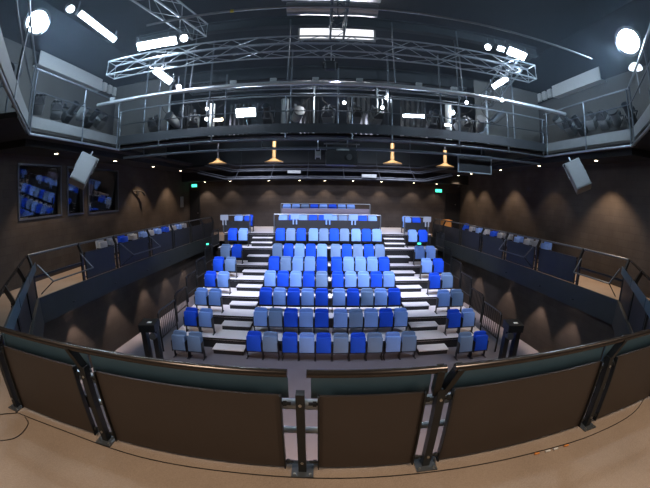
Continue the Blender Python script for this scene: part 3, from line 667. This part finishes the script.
NM = {'p': 'dark long-barrelled lantern', 'f': 'grey boxy lantern with flaps', 'c': 'grey round can lantern'}
def put_lantern(st, loc, rot, label, sc=1.):
    o = LF.pop(st, None) or copy_tree(LP[st])
    o.location = loc; o.rotation_euler = rot; o.scale = (sc,)*3
    o['label'] = label; o['group'] = 'unlit stage lanterns'
for k, (st, y, z, a, b) in enumerate((('f', 5.75, 7.12, -40, 60), ('f', 6.45, 7.1, -40, 50), ('p', 7.0, 7.1, -35, 80), ('c', 7.5, 7.15, -50, 95), ('p', 8.0, 7.1, -30, 80), ('f', 8.5, 7.15, -45, 90))):
    put_lantern(st, (-6.78, y, z), (R(a), 0, R(b)), '%s on the window-side catwalk rail, %s from the angled corner' % (NM[st], ORD[k]), 1.0)
for k, (st, y, z, a, b) in enumerate((('p', 5.6, 7.1, -40, -80), ('c', 6.1, 7.05, -40, -75), ('f', 6.6, 7.15, -40, -80), ('f', 7.15, 7.2, -50, -75), ('p', 7.65, 7.1, -40, -85), ('f', 8.15, 7.15, -35, -85), ('c', 8.6, 7.3, -40, -90))):
    put_lantern(st, (7.58, y, z), (R(a), 0, R(b)), '%s on the plain-wall catwalk rail, %s from the angled corner' % (NM[st], ORD[k]), 1.0)
for k, (st, x, z, a, b) in enumerate((('f', -5.3, 7.0, -30, 10), ('c', -4.55, 7.0, -30, -20), ('f', -3.9, 6.95, -20, 15), ('p', -1.6, 7.0, -35, 0), ('c', -.75, 6.95, -20, 20), ('f', .15, 7.0, -30, -10), ('f', .95, 7.05, -25, 5), ('f', 1.55, 7.0, -30, 15), ('p', 3.3, 7.0, -30, 0), ('f', 4.3, 6.98, -30, 20), ('c', 4.9, 7.0, -35, -15))):
    put_lantern(st, (x, 9.45, z), (R(a), 0, R(b)), '%s above the cross catwalk, %s from the window-side end' % (NM[st], ORD[k]), 1.1)
for x, y, z, rz, nm in ((-6.85, 4.75, 7.75, 40, 'window-side'), (7.55, 4.55, 7.5, -50, 'plain-wall')):
    t = thing('follow_spot', 'large black follow spot at the %s angled catwalk corner' % nm, 'lantern', (x, y, z), R(rz), None)
    MB().tube([(0, .45, .14), (0, .35, .1), (0, -.4, -.14)], [.12, .2, .17], 16).build('barrel', 'lant', t, True)
    MB().beam((-.22, 0, -.4), (-.22, 0, .05), .03, .05, (0, 1, 0)).beam((.22, 0, -.4), (.22, 0, .05), .03, .05, (0, 1, 0)).beam((-.22, 0, -.4), (.22, 0, -.4), .05, .03).build('yoke', 'dalu', t)
    MB().tube([(0, 0, -.4), (0, 0, 6.35-z)], .03).build('stand', 'dalu', t)

# ------------------------------------------------------------------ lit fixtures
def aim(o, to):
    o.rotation_euler = (Vector(to)-o.location).to_track_quat('-Z', 'Y').to_euler()
def spot(loc, to, power, ang, col, blend=.4, r=.05):
    l = bpy.data.lights.new('spot', 'SPOT'); l.energy = power; l.spot_size = R(ang); l.spot_blend = blend; l.color = col; l.shadow_soft_size = r
    o = bpy.data.objects.new('spot_beam', l); COL.objects.link(o); o.location = loc; aim(o, to); return o
def area(loc, to, power, sx, sy, col, spread=180):
    l = bpy.data.lights.new('area', 'AREA'); l.energy = power; l.shape = 'RECTANGLE'; l.size = sx; l.size_y = sy; l.color = col; l.spread = R(spread)
    o = bpy.data.objects.new('area_beam', l); COL.objects.link(o); o.location = loc; aim(o, to); return o
COOL = (.56, .76, 1.0); WARM = (1.0, .72, .48)
def flood(a, b, label, h=.12, e='led', aimto=(0, 3, 4), name='flood_light'):
    a, b = Vector(a), Vector(b); c = (a+b)/2; L = (b-a).length
    t = thing(name, label, 'light', c, 0, 'lit floodlights')
    d = (b-a)/L; f = (Vector(aimto)-c); f -= d*f.dot(d); f.normalize(); u = f.cross(d)
    m = Matrix(((d.x, f.x, u.x, 0), (d.y, f.y, u.y, 0), (d.z, f.z, u.z, 0), (0, 0, 0, 1)))
    MB().box(-L/2-.03, L/2+.03, -.1, 0, -h/2-.03, h/2+.03, m).build('housing', 'lant', t)
    MB().box(-L/2, L/2, .001, .012, -h/2, h/2, m).build('lens', e, t)
    for e2 in (-L/2-.05, L/2+.05): MB().beam(m @ Vector((e2, -.05, 0)), m @ Vector((e2, -.05, 0))+Vector((0, 0, .25)), .02, .04, (0, 1, 0)).build('hanging_bracket', 'dalu', t)
    return t
def pin(c, label, r=.05, e='leds', to=(0, 2, 4), name='pin_lamp'):
    c = Vector(c); f = (Vector(to)-c).normalized()
    t = thing(name, label, 'light', c, 0, 'small lit lamps')
    MB().tube([-f*.14, Vector((0, 0, 0))], r*1.3, 12).build('can', 'lant', t, True)
    MB().tube([f*.002, f*.012], r, 14).build('lens', e, t, True)
    MB().tube([-f*.1, -f*.1+Vector((0, 0, .25))], .012, 6).build('hanging_bracket', 'dalu', t)
    return t
pin((-6.0, 4.55, 8.6), 'dazzling floodlight at the window-side roof corner at the camera end', .25, 'dazzle', (0, 0, 4.6), 'flood_light')
pin((6.55, 4.5, 8.45), 'dazzling floodlight at the plain-wall roof corner at the camera end', .27, 'dazzle', (0, 0, 4.6), 'flood_light')
flood((-4.95, 4.88, 8.6), (-5.02, 6.44, 8.6), 'long glowing strip pointing down the hall on the window side', .12)
pin((-5.01, 4.62, 8.6), 'round lamp at the near end of the long glowing strip', .08)
flood((-4.51, 6.8, 8.43), (-3.44, 6.8, 8.41), 'long glowing strip lying across on top of the box truss', .2)
pin((-3.24, 6.8, 8.43), 'round lamp beside the glowing strip on the box truss', .09)
flood((-4.15, 7.2, 7.87), (-3.65, 7.2, 7.47), 'short slanted glowing bar under the window-side half of the box truss', .14)
pin((-3.42, 7.2, 7.31), 'round lamp below the slanted glowing bar on the window side', .06)
pin((-3.37, 9.15, 7.24), 'pin lamp above the white stanchion, upper one', .04); pin((-3.36, 9.15, 6.92), 'pin lamp above the white stanchion, lower one', .05)
flood((-2.36, 8.8, 6.95), (-1.83, 8.8, 6.95), 'bright square flood on the window-side half of the cross catwalk', .22, 'led', (0, 0, 4))
flood((2.2, 8.8, 6.91), (2.8, 8.8, 6.94), 'thin white slot flood on the plain-wall half of the cross catwalk', .07, 'led', (1, 0, 4))
flood((-3.0, 8.8, 6.78), (-2.75, 8.8, 6.79), 'small warm lamp by the white stanchion on the cross catwalk', .07, 'warm')
flood((3.42, 8.8, 6.75), (3.6, 8.8, 6.75), 'small pale lamp at the foot of the plain-wall half stanchion', .06, 'leds')
for c, lb in (((1.8, 9.15, 7.5), 'blue-white pin lamp near the hall centre, upper'), ((1.68, 9.15, 7.2), 'blue-white pin lamp near the hall centre, lower'), ((.6, 9.15, 7.3), 'faint pin lamp at the middle of the cross catwalk'), ((3.82, 9.15, 7.24), 'pin lamp by the plain-wall half stanchion'), ((4.3, 9.15, 7.62), 'pin lamp just under the bright bar on the plain-wall half'), ((4.4, 7.2, 7.2), 'pin lamp on the bright bar at the plain-wall half')):
    pin(c, lb, .045 if 'pin lamp by' not in lb else .065)
pin((4.13, 7.2, 8.62), 'smallest of three lamps in line on the plain-wall end of the truss', .08); flood((4.43, 7.2, 8.66), (4.62, 7.2, 8.66), 'middle of three lamps in line on the plain-wall end of the truss', .12)
flood((4.76, 7.2, 8.67), (5.29, 7.2, 8.59), 'largest of three lamps in line on the plain-wall end of the truss', .22)
flood((4.16, 7.2, 7.5), (4.61, 7.2, 7.83), 'slanted glowing bar under the plain-wall end of the truss', .11)
t = thing('dome_lamp', 'white dome lamp beneath the dazzling plain-wall corner floodlight', 'light', (7.0, 4.76, 7.98), 0)
MB().tube([(0, 0, .14), (0, 0, .12), (0, 0, .05), (0, 0, 0)], [.03, .1, .17, .19], 18).build('dome', mat('lit_dome', (.8, .8, .8), .5, emit=(.85, .92, 1), estr=1.6), t, True)
MB().tube([(0, 0, 0), (.02, 0, -.35), (.05, .02, -.6)], .014).build('cord', 'galv', t, True)

# downlights washing the walls
DL = []
for k, (y, p) in enumerate(((6.9, .8), (9.9, .45), (12.78, 1.), (15.7, 1.))): DL.append((XL+.78, y, 6.03, p, 'window-side wall, %s from the stage end' % ORD[k]))
for k, (y, p) in enumerate(((6.95, 1.5), (9.82, .25), (12.63, .9), (15.61, .8), (17.3, .7))): DL.append((XR-.78, y, 6.03, p, 'plain wall, %s from the stage end' % ORD[k]))
for k, (x, p) in enumerate(((-6.75, .9), (-5.2, .5), (-2.96, .75), (-1.24, .7), (.17, .75), (1.71, .7), (3.32, .7), (5.2, .6), (6.6, .35))): DL.append((x, YB-.45, 5.53, p*.4, 'back wall, %s from the window-side corner' % ORD[k]))
for k, (x, y, z, p, lb) in enumerate(DL):
    t = thing('downlight', 'small round downlight in the dark soffit washing the %s' % lb, 'light', (x, y, z), 0, 'wall-washing downlights')
    MB().tube([(0, 0, 0), (0, 0, -.03)], .085, 16).build('trim_ring', 'black', t, True)
    MB().tube([(0, 0, -.03), (0, 0, -.036)], .05, 14).build('lens', 'warm', t, True)
    spot((x, y, z-.06), (x, y, 0), 230*p, 94 if z > 6 else 90, WARM if z > 6 else (1, .80, .64), .5, .04)
for q, y, p in ((-1, 6.4, 1), (-1, 8.3, 1), (-1, 10.2, .8), (-1, 11.9, .6), (-1, 13.6, .5), (1, 6.8, .8), (1, 8.3, 1), (1, 10.2, 1), (1, 12.4, .8), (1, 14.2, .5)):
    nm = 'window-side' if q < 0 else 'plain'
    x = (-6.39-.3+.3+.0+(y-5.2)*.0524) if q < 0 else (6.98+.3-.3-(y-5.2)*.0766)
    k = [6.4, 8.3, 10.2, 11.9, 13.6].index(y) if q < 0 else [6.8, 8.3, 10.2, 12.4, 14.2].index(y)
    t = thing('downlight', 'small round downlight under the gallery washing the lower %s wall, %s from the stage end' % (nm, ORD[k]), 'light', (x, y, 2.2), 0, 'under-gallery downlights')
    MB().tube([(0, 0, 0), (0, 0, -.03)], .085, 16).build('trim_ring', 'black', t, True)
    MB().tube([(0, 0, -.03), (0, 0, -.036)], .05, 14).build('lens', 'warm', t, True)
    spot((x, y, 2.14), (x-q*.85, y, 0), 420*p, 82, (1, .76, .62), .2, .04)

# exit signs and small details on the walls
def exit_sign(loc, rz, label, w=.34, h=.17):
    t = thing('exit_sign', label, 'sign', loc, rz, 'green exit signs')
    MB().rbox((0, .03, 0), (w+.04, .05, h+.04), .01).build('case', 'black', t)
    MB().box(-w/2, w/2, -.004, .003, -h/2, h/2).build('face', 'exitg', t)
    return t
for o in (exit_sign((-7.55, YB-.12, 5.33), 0, 'glowing green exit sign above the window-side back door'), exit_sign((6.85, YB-.12, 5.13), 0, 'glowing green exit sign beside the plain-wall back door', .4, .18)):
    m = MB().tube([(-.11, -.006, -.05), (-.06, -.006, 0), (-.03, -.006, .02)], .008, 6).tube([(-.03, -.006, .02), (-.08, -.006, .045)], .008, 6).tube([(-.05, -.006, 0), (0, -.006, -.05)], .008, 6)
    m.tube([(.02, -.006, 0), (.12, -.006, 0), (.085, -.006, .03)], .007, 6).tube([(.12, -.006, 0), (.085, -.006, -.03)], .007, 6).build('pictogram', 'white', o)
exit_sign((-5.55, 15.3, 2.35), R(60), 'small green exit light under the far end of the window-side gallery', .16, .08)
exit_sign((4.28, 13.9, 2.66), 0, 'small green exit light above the plain-wall seats of the sixth row', .16, .08)
t = thing('curved_bracket', 'black curved arm fixed to the window-side wall between the light scallops', 'bracket', (XL, 12.75, 4.93))
MB().tube([(.02, -.45, .06), (.12, -.2, .08), (.2, .1, .02), (.22, .25, -.1)], .03).tube([(.2, .1, .02), (.25, .2, -.12)], .05).build('arm', 'black', t, True)
MB().box(0, .03, -.1, .1, -.1, .1).build('wall_plate', 'black', t)
tag(MB().rbox((XL+.05, 17.5, 4.4), (.08, .3, .6), .01).build('wall_box', 'lgrey'), 'small grey box on the window-side wall before the back door', 'box')
t = thing('wooden_box', 'small orange lit wooden box at the far end of the plain-wall gallery', 'box', (6.85, 17.3, GZ), R(10))
MB().rbox((0, 0, .45), (.5, .35, .9), .01).build('body', 'wood', t)
MB().rbox((0, 0, .93), (.58, .42, .05), .01).build('top', 'wood', t)

# ------------------------------------------------------------------ light of the place
LAV = (.76, .80, 1.0)
# floods at the cross catwalk, steep onto the seating bank
for x, tx in ((-3.4, -3.0), (-1.2, -1.0), (1.8, 1.6), (4.0, 3.6)):
    spot((x, 9.75, 7.35), (tx, 13.4, 2.2), 1450, 100, LAV, .9, .15)
spot((-4.0, 6.7, 8.3), (-1.8, 12.5, 1.6), 420, 75, LAV, .8, .15)
spot((5.0, 7.1, 8.4), (2.4, 12.5, 1.6), 420, 75, LAV, .8, .15)
for x in (-2.8, 3.4): spot((x, 11.4, 7.3), (x*.95, 15.9, 2.9), 800, 56, LAV, .9, .12)  # spots added to brighten the landing and upper rows, no fixture there
# stage floor wash
spot((.3, 7.6, 7.5), (.3, 7.9, 0), 330, 62, (.62, .64, 1.0), .9, .15)
# corner floods
area((-5.9, 4.75, 8.5), (-2.5, 9.5, 6.5), 150, .6, .3, COOL, 150)
area((6.5, 4.8, 8.3), (3.0, 9.5, 6.5), 150, .6, .3, COOL, 150)
area((-4.9, 5.7, 8.45), (-6.8, 7.0, 7.0), 60, 1.4, .15, COOL)
area((4.9, 7.0, 8.4), (7.2, 8.2, 7.4), 50, .6, .2, COOL)
area((-2.1, 8.7, 6.95), (-1.2, 2.0, 4.5), 14, .5, .2, COOL)
area((2.5, 8.7, 6.92), (1.6, 2.0, 4.5), 10, .5, .1, COOL)
area((.41, 9.5, 9.75), (.41, 5, 7.8), 45, 2.2, .35, (.93, .95, 1))
for x, tx in ((-3.3, -4.6), (-.3, .2), (1.7, 3.4), (4.3, 5.2)): area((x, 9.0, 7.5), (tx, 10.4, 6.9), 16, .2, .2, (.85, .92, 1))  # lamps added to brighten the gear behind the cross catwalk
# warm house lights over the camera gallery
for x, p in ((-4.8, 75), (-1.9, 310), (2.1, 340), (5.2, 130)): spot((x, .1, 6.3), (x, .4, 2.67), p, 120, (1.0, .80, .62), .8, .3)
for x, p in ((-2.6, 230), (.3, 640), (3.2, 230)): spot((x, 2.5, 2.1), (x, 4.6, 0), p, 84, (1, .64, .44), .8, .06)
spot((6.9, 17.1, 4.6), (6.85, 17.3, 3.4), 25, 40, (1, .7, .35), .5, .03)
spot((-9.2, 6.9, 6.1), (-8.5, 6.9, 4.2), 14, 90, (1, .9, .75), .8, .05)

HAZE = .007  # thin volume added to stand in for lens glare of the floodlights
if HAZE:
    hm = bpy.data.materials.new('glare_haze'); hm.use_nodes = True; nt = hm.node_tree; nt.nodes.clear()
    oo = nt.nodes.new('ShaderNodeOutputMaterial'); vs = nt.nodes.new('ShaderNodeVolumeScatter')
    vs.inputs['Density'].default_value = HAZE; vs.inputs['Anisotropy'].default_value = .3; vs.inputs['Color'].default_value = (.65, .82, 1, 1)
    nt.links.new(vs.outputs[0], oo.inputs['Volume'])
    o = MB().box(XL+.02, XR-.02, YF+.02, 8.75, 6.45, ZC-.02).build('haze', hm)
    tag(o, 'thin added haze standing in for lens glare around the floodlights', 'haze', None, 'stuff')

W = bpy.data.worlds.new('World'); S.world = W; W.use_nodes = True
W.node_tree.nodes['Background'].inputs[0].default_value = (.5, .6, .8, 1); W.node_tree.nodes['Background'].inputs[1].default_value = .02

# ------------------------------------------------------------------ camera: wide action camera held high over the gallery
cd = bpy.data.cameras.new('camera'); cam = bpy.data.objects.new('camera', cd); COL.objects.link(cam); S.camera = cam
cd.type = 'PANO'
holder = cd if hasattr(cd, 'panorama_type') else cd.cycles
holder.panorama_type = 'FISHEYE_LENS_POLYNOMIAL'
holder.fisheye_fov = R(179)
cd.sensor_fit = 'HORIZONTAL'; cd.sensor_width = 36.0; cd.sensor_height = 36.0*488/650
F = 330.75
holder.fisheye_polynomial_k0 = 0; holder.fisheye_polynomial_k1 = -(650/36.0)/F
holder.fisheye_polynomial_k2 = 0; holder.fisheye_polynomial_k3 = 0; holder.fisheye_polynomial_k4 = 0
cd.clip_start = .02; cd.clip_end = 200
pitch, yaw, roll = .1445, .0109, .0098
f = Vector((math.sin(yaw)*math.cos(pitch), math.cos(yaw)*math.cos(pitch), -math.sin(pitch)))
r = Vector((math.cos(yaw), -math.sin(yaw), 0)); u = r.cross(f)
r2 = math.cos(roll)*r+math.sin(roll)*u; u2 = -math.sin(roll)*r+math.cos(roll)*u
cam.matrix_world = Matrix(((r2.x, u2.x, -f.x, 0), (r2.y, u2.y, -f.y, 0), (r2.z, u2.z, -f.z, 4.63), (0, 0, 0, 1)))

S.view_settings.view_transform = 'Standard'; S.view_settings.look = 'None'
S.view_settings.exposure = 0; S.view_settings.gamma = 1; S.view_settings.use_curve_mapping = False
S.cycles.use_denoising = True
S.cycles.max_bounces = 6; S.cycles.sample_clamp_indirect = 4
